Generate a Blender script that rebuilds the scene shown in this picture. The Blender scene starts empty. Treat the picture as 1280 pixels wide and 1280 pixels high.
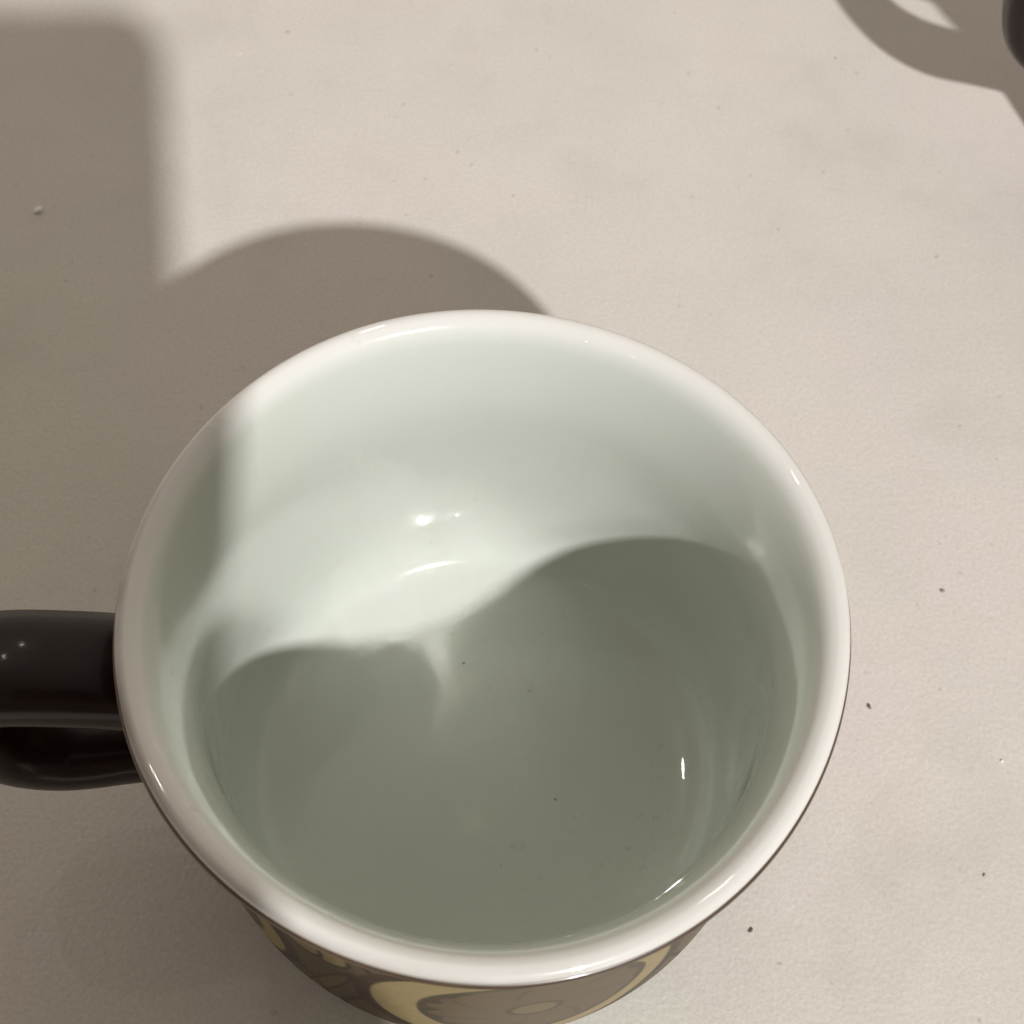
import bpy, bmesh, math, random
import numpy as np
from mathutils import Vector, Matrix

random.seed(4)
R = 0.043                 # rim radius of the mug in metres
H = 1.524 * R             # height of the mug
sc = bpy.context.scene
COL = sc.collection

# ------------------------------------------------------------------ camera
cam_r = Vector((0.99853103, 0.0472733, 0.0264768))
cam_u = Vector((-0.05418289, 0.87119483, 0.4879383))
cam_f = Vector((0.0, 0.48865612, -0.87247647))
CAM = Vector((0.05806282 * R, -1.59952329 * R, 3.34537205 * R + H))
cd = bpy.data.cameras.new('camera')
cam = bpy.data.objects.new('camera', cd)
COL.objects.link(cam)
m = Matrix.Identity(4)
for i in range(3):
    m[i][0], m[i][1], m[i][2], m[i][3] = cam_r[i], cam_u[i], -cam_f[i], CAM[i]
cam.matrix_world = m
cd.sensor_width = 36
cd.lens = 36 * 1700 / 1280
cd.clip_start = 0.002
cd.clip_end = 50
cd.dof.use_dof = True
cd.dof.focus_distance = 4.1 * R
cd.dof.aperture_fstop = 48
sc.camera = cam

# ------------------------------------------------------------------ world and lamps
w = bpy.data.worlds.new('World')
sc.world = w
w.use_nodes = True
nt = w.node_tree
bg = nt.nodes['Background']
tc = nt.nodes.new('ShaderNodeTexCoord')
sx = nt.nodes.new('ShaderNodeSeparateXYZ')
mr = nt.nodes.new('ShaderNodeMapRange')
mr.inputs['From Min'].default_value = -0.8
mr.inputs['From Max'].default_value = 0.8
mr.inputs['To Min'].default_value = 0.10
mr.inputs['To Max'].default_value = 0.67
nt.links.new(tc.outputs['Generated'], sx.inputs[0])
nt.links.new(sx.outputs['Y'], mr.inputs['Value'])
mz = nt.nodes.new('ShaderNodeMapRange')      # walls of the room brighter than its ceiling
mz.inputs['From Min'].default_value = 0.0
mz.inputs['From Max'].default_value = 1.0
mz.inputs['To Min'].default_value = 1.45
mz.inputs['To Max'].default_value = 0.70
nt.links.new(sx.outputs['Z'], mz.inputs['Value'])
mm = nt.nodes.new('ShaderNodeMath')
mm.operation = 'MULTIPLY'
nt.links.new(mr.outputs[0], mm.inputs[0])
nt.links.new(mz.outputs[0], mm.inputs[1])
nt.links.new(mm.outputs[0], bg.inputs['Strength'])
bg.inputs['Color'].default_value = (1.0, 0.885, 0.75, 1)


def lamp(name, loc, size, power, col, target=(0, 0, H)):
    ld = bpy.data.lights.new(name, 'AREA')
    ld.shape = 'DISK'
    ld.size = size
    ld.energy = power
    ld.color = col
    o = bpy.data.objects.new(name, ld)
    COL.objects.link(o)
    o.location = loc
    o.rotation_euler = (Vector(target) - Vector(loc)).to_track_quat('-Z', 'Y').to_euler()
    return o


lamp('ceiling_lamp', (18.756 * R, -42.03 * R, 40 * R + H), 0.080, 85, (1.0, 0.98, 0.98))
lamp('ceiling_downlight', (-0.40, 0.66, 1.95), 0.040, 0.60, (1.0, 0.95, 0.88))
lamp('ceiling_downlight', (-0.12, 0.98, 1.88), 0.028, 0.45, (1.0, 0.95, 0.88))
for lx, ly, lz in ((-0.68, -1.56, 1.25), (-0.42, -1.66, 1.40), (-0.98, -1.30, 1.32)):  # unseen small lamps, added to scatter extra glints over the glaze
    lamp('added_glint_lamp', (lx, ly, lz), 0.028, 0.42, (1.0, 0.95, 0.88))

sc.view_settings.view_transform = 'Standard'
sc.view_settings.look = 'None'
sc.view_settings.exposure = 0
sc.view_settings.gamma = 1
sc.render.engine = 'CYCLES'
sc.cycles.use_denoising = True
sc.cycles.max_bounces = 12
sc.cycles.diffuse_bounces = 6
sc.cycles.glossy_bounces = 6
sc.cycles.caustics_reflective = True
sc.cycles.blur_glossy = 0.0
sc.cycles.sample_clamp_indirect = 0
sc.cycles.use_guiding = True
sc.cycles.use_adaptive_sampling = False

# ------------------------------------------------------------------ helpers


def newmat(name):
    mt = bpy.data.materials.new(name)
    mt.use_nodes = True
    t = mt.node_tree
    b = t.nodes['Principled BSDF']
    return mt, t, b


def N(t, kind, **kw):
    n = t.nodes.new(kind)
    for k, v in kw.items():
        if k in n.inputs:
            n.inputs[k].default_value = v
        else:
            setattr(n, k, v)
    return n


def mixcol(t, fac, a, b, blend='MIX'):
    n = t.nodes.new('ShaderNodeMix')
    n.data_type = 'RGBA'
    n.blend_type = blend
    for i, v in ((0, fac), (6, a), (7, b)):
        if hasattr(v, 'is_output') or isinstance(v, bpy.types.NodeSocket):
            t.links.new(v, n.inputs[i])
        else:
            n.inputs[i].default_value = v
    return n.outputs[2]


def ramp(t, src, p0, p1, v0=0.0, v1=1.0):
    n = t.nodes.new('ShaderNodeMapRange')
    n.inputs['From Min'].default_value = p0
    n.inputs['From Max'].default_value = p1
    n.inputs['To Min'].default_value = v0
    n.inputs['To Max'].default_value = v1
    t.links.new(src, n.inputs['Value'])
    return n.outputs[0]


def noise(t, co, scale, detail=2, rough=0.5):
    n = t.nodes.new('ShaderNodeTexNoise')
    n.inputs['Scale'].default_value = scale
    n.inputs['Detail'].default_value = detail
    n.inputs['Roughness'].default_value = rough
    t.links.new(co, n.inputs['Vector'])
    return n


def voro(t, co, scale, feature='F1'):
    n = t.nodes.new('ShaderNodeTexVoronoi')
    n.feature = feature
    n.inputs['Scale'].default_value = scale
    t.links.new(co, n.inputs['Vector'])
    return n


def mesh_obj(name, verts, faces, mat, parent=None, smooth=True):
    me = bpy.data.meshes.new(name)
    me.from_pydata(verts, [], faces)
    me.materials.append(mat)
    if smooth:
        me.polygons.foreach_set('use_smooth', [True] * len(me.polygons))
    me.update()
    o = bpy.data.objects.new(name, me)
    COL.objects.link(o)
    if parent:
        o.parent = parent
    return o


def spline(pts, n):
    """Catmull-Rom through the points, n samples per span"""
    P = [np.array(p, float) for p in pts]
    P = [2 * P[0] - P[1]] + P + [2 * P[-1] - P[-2]]
    out = []
    for i in range(1, len(P) - 2):
        a, b, c, d = P[i - 1], P[i], P[i + 1], P[i + 2]
        for k in range(n):
            s = k / n
            out.append(0.5 * ((2 * b) + (-a + c) * s + (2 * a - 5 * b + 4 * c - d) * s * s + (-a + 3 * b - 3 * c + d) * s ** 3))
    out.append(P[-2])
    return np.array(out)


HARM = [(1, 0.0004, -0.0002), (2, 0.0001, 0.0001), (3, -0.0022, 0.0028), (4, -0.0014, 0.0042)]


def wobble(a):
    """the slightly out-of-round outline of the hand-finished rim"""
    s = 1.0
    for k, c, d in HARM:
        s = s + c * np.cos(k * a) + d * np.sin(k * a)
    return s


def revolve(name, prof, seg, mat, parent=None, close_end=False):
    """prof: (r, z) in rim radii, z measured down from the rim"""
    prof = np.array(prof)
    n = len(prof)
    a = np.linspace(0, 2 * np.pi, seg, endpoint=False)
    wb = wobble(a)
    V = np.zeros((n, seg, 3))
    fade = np.clip(1 + prof[:, 1:2] / 0.45, 0, 1)          # only the lip is out of round
    wb = 1 + (wb[None] - 1) * fade
    V[:, :, 0] = prof[:, 0:1] * np.cos(a)[None] * wb * R
    V[:, :, 1] = prof[:, 0:1] * np.sin(a)[None] * wb * R
    V[:, :, 2] = prof[:, 1:2] * R + H
    V[:, :, 2] += (0.0035 * np.sin(2 * a + 0.7) + 0.002 * np.sin(3 * a + 2.0))[None] * R * np.clip(1 + prof[:, 1:2] / 0.3, 0, 1)
    verts = V.reshape(-1, 3)
    j = np.arange(seg)
    j2 = (j + 1) % seg
    F = []
    for i in range(n - 1):
        F.append(np.stack([i * seg + j, (i + 1) * seg + j, (i + 1) * seg + j2, i * seg + j2], 1))
    F = np.concatenate(F).tolist()
    verts = verts.tolist()
    if close_end:
        verts.append([0, 0, float(prof[-1, 1] * R + H)])
        b = (n - 1) * seg
        F += [[b + int(q), len(verts) - 1, b + int(q2)] for q, q2 in zip(j, j2)]
    return mesh_obj(name, verts, F, mat, parent)


def empty(name, loc, label, cat, group=None):
    o = bpy.data.objects.new(name, None)
    o.empty_display_size = 0.02
    COL.objects.link(o)
    o.location = loc
    o['label'] = label
    o['category'] = cat
    if group:
        o['group'] = group
    return o


# ------------------------------------------------------------------ materials
def table_material():
    mt, t, b = newmat('pale_laminate')
    co = N(t, 'ShaderNodeTexCoord').outputs['Object']
    big = noise(t, co, 9, 4, 0.6)
    mid = noise(t, co, 45, 4, 0.6)
    big2 = noise(t, co, 17, 5, 0.65)
    c = mixcol(t, ramp(t, big.outputs[0], 0.38, 0.62), (0.655, 0.592, 0.560, 1), (0.625, 0.615, 0.545, 1))
    c = mixcol(t, ramp(t, big2.outputs[0], 0.48, 0.68, 0.0, 0.55), c, (0.545, 0.535, 0.48, 1))
    c = mixcol(t, ramp(t, mid.outputs[0], 0.3, 0.7, 0.0, 0.35), c, (0.565, 0.53, 0.49, 1))
    fine = noise(t, co, 1600, 2, 0.6)
    c = mixcol(t, ramp(t, fine.outputs[0], 0.35, 0.65, 0.0, 0.32), c, (0.44, 0.40, 0.36, 1))
    # small grey flecks and smudges, worn into the surface
    for sc_, thr, dens, col in ((330, 0.16, 0.86, (0.33, 0.29, 0.24, 1)), (150, 0.085, 0.90, (0.24, 0.20, 0.17, 1))):
        dn = noise(t, co, sc_ * 4, 2)
        add = N(t, 'ShaderNodeVectorMath', operation='MULTIPLY_ADD')
        t.links.new(dn.outputs['Color'], add.inputs[0])
        add.inputs[1].default_value = (0.0012, 0.0012, 0)
        t.links.new(co, add.inputs[2])
        v = voro(t, add.outputs[0], sc_)
        r1 = ramp(t, v.outputs['Distance'], thr, thr * 0.3)
        sepc = N(t, 'ShaderNodeSeparateColor')
        t.links.new(v.outputs['Color'], sepc.inputs[0])
        r2 = ramp(t, sepc.outputs[0], dens, min(dens + 0.1, 1))
        mu = N(t, 'ShaderNodeMath', operation='MULTIPLY')
        t.links.new(r1, mu.inputs[0])
        t.links.new(r2, mu.inputs[1])
        mu2 = N(t, 'ShaderNodeMath', operation='MULTIPLY')
        t.links.new(mu.outputs[0], mu2.inputs[0])
        mu2.inputs[1].default_value = 0.6
        c = mixcol(t, mu2.outputs[0], c, col)
    sm = noise(t, co, 22, 5, 0.7)
    c = mixcol(t, ramp(t, sm.outputs[0], 0.53, 0.74, 0.0, 0.28), c, (0.42, 0.38, 0.33, 1))
    # pale wiped smears and fine scratches
    mp = N(t, 'ShaderNodeMapping')
    t.links.new(co, mp.inputs[0])
    mp.inputs['Rotation'].default_value = (0, 0, 0.6)
    mp.inputs['Scale'].default_value = (1, 7, 1)
    st = noise(t, mp.outputs[0], 16, 5, 0.7)
    c = mixcol(t, ramp(t, st.outputs[0], 0.52, 0.72, 0.0, 0.12), c, (0.50, 0.475, 0.43, 1))
    mp2 = N(t, 'ShaderNodeMapping')
    t.links.new(co, mp2.inputs[0])
    mp2.inputs['Rotation'].default_value = (0, 0, -0.9)
    mp2.inputs['Scale'].default_value = (1, 22, 1)
    s2 = noise(t, mp2.outputs[0], 55, 3, 0.6)
    c = mixcol(t, ramp(t, s2.outputs[0], 0.69, 0.74, 0.0, 0.30), c, (0.36, 0.33, 0.29, 1))
    dust = noise(t, co, 700, 3, 0.8)
    c = mixcol(t, ramp(t, dust.outputs[0], 0.66, 0.74, 0.0, 0.35), c, (0.34, 0.31, 0.27, 1))
    t.links.new(c, b.inputs['Base Color'])
    b.inputs['Roughness'].default_value = 0.48
    b.inputs['Specular IOR Level'].default_value = 0.35
    # orange-peel texture of the laminate
    n1 = noise(t, co, 1100, 2, 0.55)
    bp = N(t, 'ShaderNodeBump')
    bp.inputs['Strength'].default_value = 0.55
    bp.inputs['Distance'].default_value = 0.00018
    t.links.new(n1.outputs[0], bp.inputs['Height'])
    t.links.new(bp.outputs[0], b.inputs['Normal'])
    return mt


def glaze_material():
    mt, t, b = newmat('celadon_glaze')
    co = N(t, 'ShaderNodeTexCoord').outputs['Object']
    geo = N(t, 'ShaderNodeSeparateXYZ')
    t.links.new(co, geo.inputs[0])
    # the glaze pools greener inside and runs thin and whiter over the lip
    fac = ramp(t, geo.outputs['Z'], H - 0.07 * R, H + 0.0 * R)
    c = mixcol(t, fac, (0.535, 0.565, 0.51, 1), (0.69, 0.68, 0.65, 1))
    nz = noise(t, co, 60, 4, 0.6)
    c = mixcol(t, ramp(t, nz.outputs[0], 0.35, 0.7, 0.0, 0.14), c, (0.50, 0.51, 0.43, 1))
    # the outer edge turns brown in patches, more strongly towards the lower left
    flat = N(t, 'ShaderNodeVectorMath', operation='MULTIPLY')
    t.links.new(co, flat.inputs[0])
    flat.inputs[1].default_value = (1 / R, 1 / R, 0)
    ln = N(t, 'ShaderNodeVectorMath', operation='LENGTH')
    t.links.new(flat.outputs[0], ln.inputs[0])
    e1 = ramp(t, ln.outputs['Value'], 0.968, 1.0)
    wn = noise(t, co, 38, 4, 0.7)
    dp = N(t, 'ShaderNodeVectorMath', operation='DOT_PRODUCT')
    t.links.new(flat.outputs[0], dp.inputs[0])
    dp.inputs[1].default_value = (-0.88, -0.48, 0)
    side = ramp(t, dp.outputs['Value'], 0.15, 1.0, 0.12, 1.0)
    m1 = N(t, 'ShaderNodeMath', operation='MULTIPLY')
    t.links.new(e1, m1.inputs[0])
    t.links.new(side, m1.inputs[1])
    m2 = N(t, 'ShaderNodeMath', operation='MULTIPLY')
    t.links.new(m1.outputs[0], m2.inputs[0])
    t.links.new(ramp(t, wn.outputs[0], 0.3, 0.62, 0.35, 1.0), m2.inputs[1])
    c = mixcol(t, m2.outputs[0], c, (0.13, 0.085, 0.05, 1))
    # rub marks on the lip
    rb = noise(t, co, 520, 3, 0.7)
    rg = noise(t, co, 55, 2, 0.5)
    m3 = N(t, 'ShaderNodeMath', operation='MULTIPLY')
    t.links.new(ramp(t, rb.outputs[0], 0.62, 0.72), m3.inputs[0])
    t.links.new(ramp(t, rg.outputs[0], 0.56, 0.68, 0.0, 0.45), m3.inputs[1])
    c = mixcol(t, m3.outputs[0], c, (0.28, 0.24, 0.19, 1))
    # pin holes and iron specks
    v = voro(t, co, 260)
    sepc = N(t, 'ShaderNodeSeparateColor')
    t.links.new(v.outputs['Color'], sepc.inputs[0])
    mu = N(t, 'ShaderNodeMath', operation='MULTIPLY')
    t.links.new(ramp(t, v.outputs['Distance'], 0.085, 0.04), mu.inputs[0])
    t.links.new(ramp(t, sepc.outputs[0], 0.955, 0.965), mu.inputs[1])
    c = mixcol(t, mu.outputs[0], c, (0.10, 0.08, 0.06, 1))
    # faint spoon marks
    ws = N(t, 'ShaderNodeMapping')
    t.links.new(co, ws.inputs[0])
    ws.inputs['Scale'].default_value = (1, 1, 0.25)
    sn = noise(t, ws.outputs[0], 240, 3, 0.7)
    r1 = ramp(t, sn.outputs[0], 0.66, 0.74, 0.0, 0.12)
    c = mixcol(t, r1, c, (0.34, 0.34, 0.28, 1))
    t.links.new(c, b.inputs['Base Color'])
    b.inputs['Roughness'].default_value = 0.20
    b.inputs['Specular IOR Level'].default_value = 0.12
    b.inputs['Coat Weight'].default_value = 1.0
    b.inputs['Coat Roughness'].default_value = 0.018
    b.inputs['Coat IOR'].default_value = 1.5
    wv = noise(t, co, 70, 3, 0.55)
    bp = N(t, 'ShaderNodeBump')
    bp.inputs['Strength'].default_value = 0.25
    bp.inputs['Distance'].default_value = 0.00009
    t.links.new(wv.outputs[0], bp.inputs['Height'])
    t.links.new(bp.outputs[0], b.inputs['Coat Normal'])
    return mt


def print_material():
    mt, t, b = newmat('printed_stoneware')
    at = N(t, 'ShaderNodeAttribute', attribute_name='print')
    co = N(t, 'ShaderNodeTexCoord').outputs['Object']
    nz = noise(t, co, 420, 4, 0.65)
    c = mixcol(t, ramp(t, nz.outputs[0], 0.3, 0.7, 0.0, 0.25), at.outputs['Color'], (0.10, 0.075, 0.045, 1))
    t.links.new(c, b.inputs['Base Color'])
    b.inputs['Roughness'].default_value = 0.6
    b.inputs['Specular IOR Level'].default_value = 0.25
    b.inputs['Coat Weight'].default_value = 0.12
    b.inputs['Coat Roughness'].default_value = 0.12
    return mt


def simple(name, col, rough, coat=0.0, bump=None, spec=0.5):
    mt, t, b = newmat(name)
    co = N(t, 'ShaderNodeTexCoord').outputs['Object']
    nz = noise(t, co, 300, 4, 0.6)
    c = mixcol(t, ramp(t, nz.outputs[0], 0.3, 0.7, 0.0, 1.0), tuple(v * 0.8 for v in col) + (1,), tuple(min(1, v * 1.2) for v in col) + (1,))
    t.links.new(c, b.inputs['Base Color'])
    b.inputs['Roughness'].default_value = rough
    b.inputs['Specular IOR Level'].default_value = spec
    b.inputs['Coat Weight'].default_value = coat
    b.inputs['Coat Roughness'].default_value = 0.1
    if bump:
        n2 = noise(t, co, bump[0], 3, 0.6)
        bp = N(t, 'ShaderNodeBump')
        bp.inputs['Strength'].default_value = bump[1]
        bp.inputs['Distance'].default_value = 0.0002
        t.links.new(n2.outputs[0], bp.inputs['Height'])
        t.links.new(bp.outputs[0], b.inputs['Normal'])
    return mt


M_table = table_material()
M_glaze = glaze_material()
M_print = print_material()
M_line = simple('brown_edge_glaze', (0.06, 0.036, 0.02), 0.35, 0.3)
M_handle = simple('dark_brown_handle_glaze', (0.012, 0.0050, 0.0040), 0.34, 0.22, (420, 0.35), 0.22)

# ------------------------------------------------------------------ table
tw, td, tt = 1.6, 1.2, 0.03
bm = bmesh.new()
bmesh.ops.create_cube(bm, size=1)
bmesh.ops.scale(bm, vec=(tw, td, tt), verts=bm.verts)
bmesh.ops.translate(bm, vec=(0.05, 0.25, -tt / 2), verts=bm.verts)
bmesh.ops.bevel(bm, geom=[e for e in bm.edges], offset=0.004, segments=3, affect='EDGES')
me = bpy.data.meshes.new('table')
bm.to_mesh(me)
bm.free()
me.materials.append(M_table)
table = bpy.data.objects.new('table', me)
COL.objects.link(table)
table['label'] = 'off-white textured laminate table top speckled with small marks, under both mugs'
table['category'] = 'table'

# ------------------------------------------------------------------ mug
INNER = [(1.0, -.034), (.9985, -.018), (.992, -.006), (.978, 0), (.957, -.003), (.933, -.020), (.912, -.055), (.888, -.12), (.864, -.22),
         (.849, -.33), (.847, -.46), (.854, -.62), (.862, -.80), (.868, -.95), (.869, -1.08), (.862, -1.19), (.838, -1.275),
         (.79, -1.332), (.71, -1.357), (.57, -1.3685), (.42, -1.372), (.25, -1.374), (.04, -1.374)]
OUTER = [(.9985, -.066), (.990, -.085), (.972, -.105), (.960, -.135), (.955, -.18), (.955, -.4), (.955, -.8), (.953, -1.1), (.945, -1.25),
         (.925, -1.36), (.885, -1.44), (.84, -1.485), (.80, -1.5), (.79, -1.515), (.775, -1.524), (.74, -1.524), (.72, -1.50), (.6, -1.485), (.3, -1.48), (.04, -1.48)]


def sstep(x, a, b):
    s = np.clip((x - a) / (b - a), 0, 1)
    return s * s * (3 - 2 * s)


def paint(th, z):
    """printed seventies leaf medallions; th in degrees, z in rim radii down from the rim"""
    n = len(th)
    base = np.array([.085, .066, .036])
    cream = np.array([.27, .215, .105])
    taupe = np.array([.105, .078, .046])
    brown = np.array([.036, .024, .015])
    grey = np.array([.058, .048, .032])
    col = np.tile(base, (n, 1))

    def put(mask, c):
        col[:] = col * (1 - mask[:, None]) + c * mask[:, None]
    u = (th + 79.5 + 36) % 72 - 36          # five medallions round the mug
    # gaps: thin curved stems and small cream buds
    g = (th + 79.5) % 72 - 36               # centre of gap
    for s in (-1, 1):
        bud = np.hypot((g + s * 2.5 + (z + .45) * 6 * s) / 3.2, (z + .43) / .085)
        put(1 - sstep(bud, 1.25, 1.4), brown)
        put(1 - sstep(bud, .95, 1.1), cream * .85)
    bud = np.hypot((g + 1 - (z + .95) * 18) / 1.5, (z + .95) / .30)
    put(1 - sstep(bud, 1.3, 1.55), brown)
    put(1 - sstep(bud, .95, 1.15), cream * .45)
    for off, amp in ((-6, 5), (6, -5)):
        ln = np.abs(g - off - amp * np.sin((z + .2) * 4.4))
        put((1 - sstep(ln, .55, .95)) * (z < -.3), brown)
    # medallion
    q = (np.abs(u / 27.0) ** 2.1 + np.abs((z + .74) / .50) ** 2.3) ** (1 / 2.2)
    put(1 - sstep(q, 1.10, 1.13), brown)
    put(1 - sstep(q, .985, 1.01), cream)
    u2 = u - 1.6
    q2 = (np.abs(u2 / 20.5) ** 2.1 + np.abs((z + .73) / .385) ** 2.1) ** (1 / 2.1)
    ang = np.arctan2((z + .73) / .385, u2 / 20.5)
    put(1 - sstep(q2, .98, 1.01), grey)
    sc_ = .87 + .05 * np.abs(np.sin(ang * 7)) - .10 * (np.cos(ang) < -.6) * (1 - np.abs(np.sin(ang * 9)))
    put(1 - sstep(q2 - sc_, -.015, .015), taupe)
    vein = np.abs(((ang * 3.5 / np.pi + q2 * .8) % 1) - .5)
    put((1 - sstep(vein, .03, .07)) * sstep(q2, .35, .5) * (1 - sstep(q2, .78, .9)) * .55, grey)
    put((1 - sstep(q2, .17, .20)) * .25, cream)
    put((1 - sstep(np.abs(q2 - .22), .02, .04)) * .8, grey)
    # brown glaze line under the lip and bare foot
    put(sstep(z, -.20, -.165), brown)
    put(1 - sstep(z, -1.40, -1.36), brown * 1.3)
    put(1 - sstep(z, -1.50, -1.47), np.array([.42, .34, .25]))
    return col


def make_handle(parent):
    P = spline([(.90, -.345), (1.0, -.325), (1.15, -.27), (1.35, -.225), (1.47, -.265), (1.525, -.40), (1.53, -.56), (1.475, -.73), (1.35, -.83),
                (1.18, -.865), (1.0, -.90), (.90, -.93)], 6)
    seg = 40
    V, F = [], []
    n = len(P)
    for i in range(n):
        d = P[min(i + 1, n - 1)] - P[max(i - 1, 0)]
        d = d / np.linalg.norm(d)
        nr = np.array([-d[1], d[0]])           # in-plane normal
        s = i / (n - 1)
        flare = math.exp(-(s / .07) ** 2) + math.exp(-((1 - s) / .07) ** 2)
        hw = (.168 - .045 * s * s - .022 * max(0, (s - .8) / .2) + .010 * math.exp(-((s - .72) / .1) ** 2)) + .008 * flare
        ht = .115 - .015 * s + .02 * flare
        for j in range(seg):
            b = 2 * math.pi * j / seg
            cb, sb = math.cos(b), math.sin(b)
            e = .78
            x_ = hw * math.copysign(abs(cb) ** e, cb)
            t_ = ht * math.copysign(abs(sb) ** e, sb)
            r_, z_ = P[i] + nr * t_
            V.append((r_ * R, x_ * R, z_ * R + H))
    for i in range(n - 1):
        for j in range(seg):
            j2 = (j + 1) % seg
            F.append((i * seg + j, i * seg + j2, (i + 1) * seg + j2, (i + 1) * seg + j))
    F.append(tuple(range(seg))[::-1])
    F.append(tuple((n - 1) * seg + j for j in range(seg)))
    return mesh_obj('handle', V, F, M_handle, parent)


mug = empty('mug', (0, 0, 0), 'empty patterned mug with pale green glaze inside and a dark handle on its left',
            'mug', 'matching mugs on the table')
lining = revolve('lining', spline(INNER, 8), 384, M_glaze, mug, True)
edge = revolve('rim_line', [(1.0, -.034), (1.0045, -.036), (1.0075, -.046), (1.005, -.060), (.9985, -.066)], 384, M_line, mug)
op = spline(OUTER, 18)
# even out the samples along the wall so that the print stays crisp
dd = np.r_[0, np.cumsum(np.hypot(*np.diff(op, axis=0).T))]
ss = np.linspace(0, dd[-1], 230)
op = np.stack([np.interp(ss, dd, op[:, 0]), np.interp(ss, dd, op[:, 1])], 1)
SEG = 1400
body = revolve('body', op, SEG, M_print, mug, True)
me = body.data
a = np.degrees(np.linspace(0, 2 * np.pi, SEG, endpoint=False))
TH = np.tile(a, len(op))
ZZ = np.repeat(op[:, 1], SEG)
c = paint((TH + 180) % 360 - 180, ZZ)
c = np.concatenate([c, [[.3, .25, .2]]])
ca = me.color_attributes.new('print', 'FLOAT_COLOR', 'POINT')
ca.data.foreach_set('color', np.concatenate([c, np.ones((len(c), 1))], 1).astype(np.float32).ravel())
handle = make_handle(mug)
handle.rotation_euler.z = math.radians(188)

mug2 = mug.copy()
COL.objects.link(mug2)
mug2.location = (3.655 * R, 3.04 * R, 0)
mug2['label'] = 'second mug at the upper right corner of the picture, only its dark handle in view'
for ch in (lining, edge, body, handle):
    k = ch.copy()
    COL.objects.link(k)
    k.parent = mug2
    if ch is handle:
        k.rotation_euler.z = math.radians(172)

# ------------------------------------------------------------------ phone that takes the picture, above the table
def rounded_slab(name, x0, x1, y0, y1, z0, z1, rad, mat, parent):
    bm = bmesh.new()
    vs = []
    for cx, cy, a0 in ((x1 - rad, y1 - rad, 0), (x0 + rad, y1 - rad, 90), (x0 + rad, y0 + rad, 180), (x1 - rad, y0 + rad, 270)):
        for k in range(9):
            an = math.radians(a0 + 90 * k / 8)
            vs.append(bm.verts.new((cx + rad * math.cos(an), cy + rad * math.sin(an), z0)))
    fc = bm.faces.new(vs)
    ex = bmesh.ops.extrude_face_region(bm, geom=[fc])
    bmesh.ops.translate(bm, vec=(0, 0, z1 - z0), verts=[v for v in ex['geom'] if isinstance(v, bmesh.types.BMVert)])
    bmesh.ops.recalc_face_normals(bm, faces=bm.faces)
    es = [e for e in bm.edges if abs(e.verts[0].co.z - e.verts[1].co.z) < 1e-7]
    bmesh.ops.bevel(bm, geom=es, offset=min(0.0012, (z1 - z0) * .3), segments=3, affect='EDGES')
    me = bpy.data.meshes.new(name)
    bm.to_mesh(me)
    bm.free()
    me.materials.append(mat)
    o = bpy.data.objects.new(name, me)
    COL.objects.link(o)
    o.parent = parent
    return o


M_case = simple('black_phone_case', (0.02, 0.02, 0.022), 0.5)
M_screen = simple('dark_screen_glass', (0.01, 0.01, 0.012), 0.08, 1.0)
phone = empty('phone', CAM, 'black phone held over the mug, its shadow falls along the left side', 'phone')
pm = m.copy()
phone.matrix_world = pm
rounded_slab('case', -.052, .0235, -.142, .0018, .0015, .0095, .008, M_case, phone)
rounded_slab('screen', -.0505, .022, -.1405, .0003, .0096, .0101, .0065, M_screen, phone)

# the hand that holds the phone: palm behind its lower half, fingers round its far edge, thumb on the screen
M_skin = simple('skin', (0.42, 0.25, 0.17), 0.5)


def skin_chain(name, pts, rad, parent):
    me = bpy.data.meshes.new(name)
    me.from_pydata(pts, [(i, i + 1) for i in range(len(pts) - 1)], [])
    o = bpy.data.objects.new(name, me)
    COL.objects.link(o)
    o.parent = parent
    md = o.modifiers.new('skin', 'SKIN')
    for i, v in enumerate(me.skin_vertices[0].data):
        r_ = rad[i]
        v.radius = r_ if isinstance(r_, tuple) else (r_, r_)
        v.use_root = i == 0
    sb = o.modifiers.new('sub', 'SUBSURF')
    sb.levels = sb.render_levels = 2
    me.materials.append(M_skin)
    return o


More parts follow.
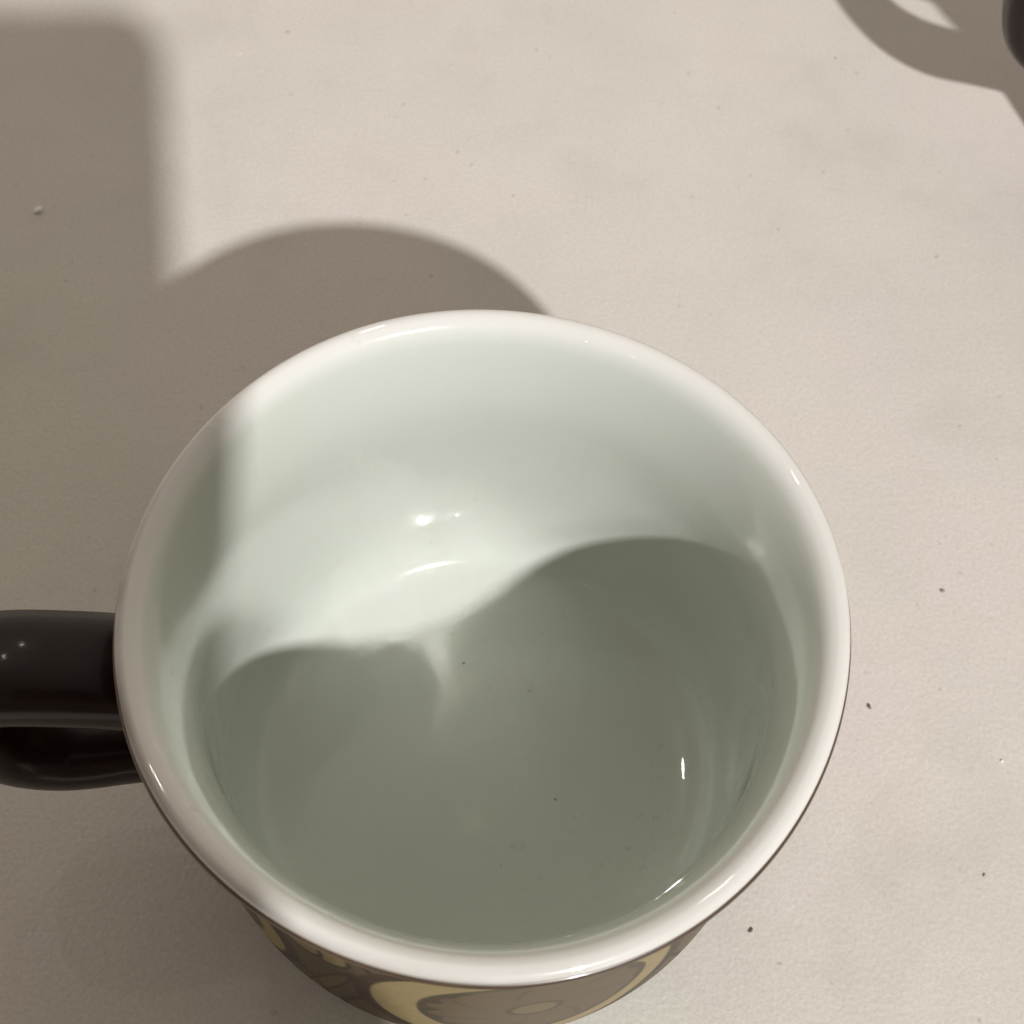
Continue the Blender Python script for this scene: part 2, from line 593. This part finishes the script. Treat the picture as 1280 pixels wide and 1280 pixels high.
hand = empty('hand', CAM, 'hand holding the black phone over the mug', 'hand')
hand.matrix_world = m.copy()
skin_chain('palm', [(.10, -.33, .01), (.068, -.22, .004), (.048, -.178, -.006), (.018, -.140, -.016), (.000, -.112, -.016)],
           [.036, (.029, .026), (.026, .020), (.030, .015), (.028, .011)], hand)
for k, (y0, ln) in enumerate(((-.084, .97), (-.103, 1.03), (-.121, 1.0), (-.138, .85))):
    x1 = -.0535
    skin_chain('finger', [(.006, y0 - .012, -.014), (-.026 * ln, y0 - .002, -.0125), (x1 - .006, y0, -.006), (x1 - .009, y0 + .001, .006), (x1 + .006 * ln, y0 + .003, .0185)],
               [.0098, .0092, .0086, .0080, .0066], hand)
skin_chain('thumb', [(.034, -.150, -.008), (.032, -.122, .004), (.0265, -.104, .017), (.008, -.088, .0205)], [.016, .0125, .0105, .0082], hand)

# ------------------------------------------------------------------ crumbs on the table
def unproject(px, py, z=0.0):
    d = cam_r * ((px - 640) / 1700) - cam_u * ((py - 640) / 1700) + cam_f
    t_ = (z - CAM.z) / d.z
    return CAM + d * t_


def crumb(px, py, size, col, label, group, stretch=1.0):
    p = unproject(px, py)
    bm = bmesh.new()
    bmesh.ops.create_icosphere(bm, subdivisions=2, radius=1)
    ang = random.uniform(0, 3.1)
    for v in bm.verts:
        s = 1 + random.uniform(-.25, .25)
        v.co = Vector((v.co.x * stretch, v.co.y, v.co.z * .6)) * s
        v.co.rotate(Matrix.Rotation(ang, 3, 'Z'))
        v.co *= size
    zmin = min(v.co.z for v in bm.verts)
    for v in bm.verts:
        v.co.z -= zmin
    me = bpy.data.meshes.new('crumb')
    bm.to_mesh(me)
    bm.free()
    me.materials.append(col)
    o = bpy.data.objects.new('crumb', me)
    COL.objects.link(o)
    o.location = (p.x, p.y, 0)
    o['label'] = label
    o['category'] = 'crumb'
    o['group'] = group


M_white = simple('white_crumb', (0.95, 0.92, 0.86), 0.6)
M_dark = simple('dark_crumb', (0.13, 0.10, 0.08), 0.7)
M_grey = simple('grey_crumb', (0.28, 0.24, 0.21), 0.7)
G = 'crumbs on the table'
crumb(48, 264, 0.00068, M_white, 'small white crumb in the shadow at the left edge of the table', G, 1.2)
crumb(1252, 952, 0.00025, M_white, 'tiny white crumb on the bare table at the right edge', G)
crumb(1086, 883, 0.00026, M_dark, 'dark crumb on the table just right of the mug rim', G, 1.9)
crumb(938, 1163, 0.00025, M_dark, 'dark crumb on the table below the mug rim at lower right', G, 1.6)
crumb(1044, 73, 0.00020, M_grey, 'grey crumb on the table left of the second mug handle shadow', G)
crumb(1178, 739, 0.00030, M_grey, 'grey crumb on the open table right of the mug, level with its middle', G, 1.3)
crumb(1230, 1094, 0.00017, M_grey, 'grey sliver of a crumb near the lower right corner of the table', G, 2.0)
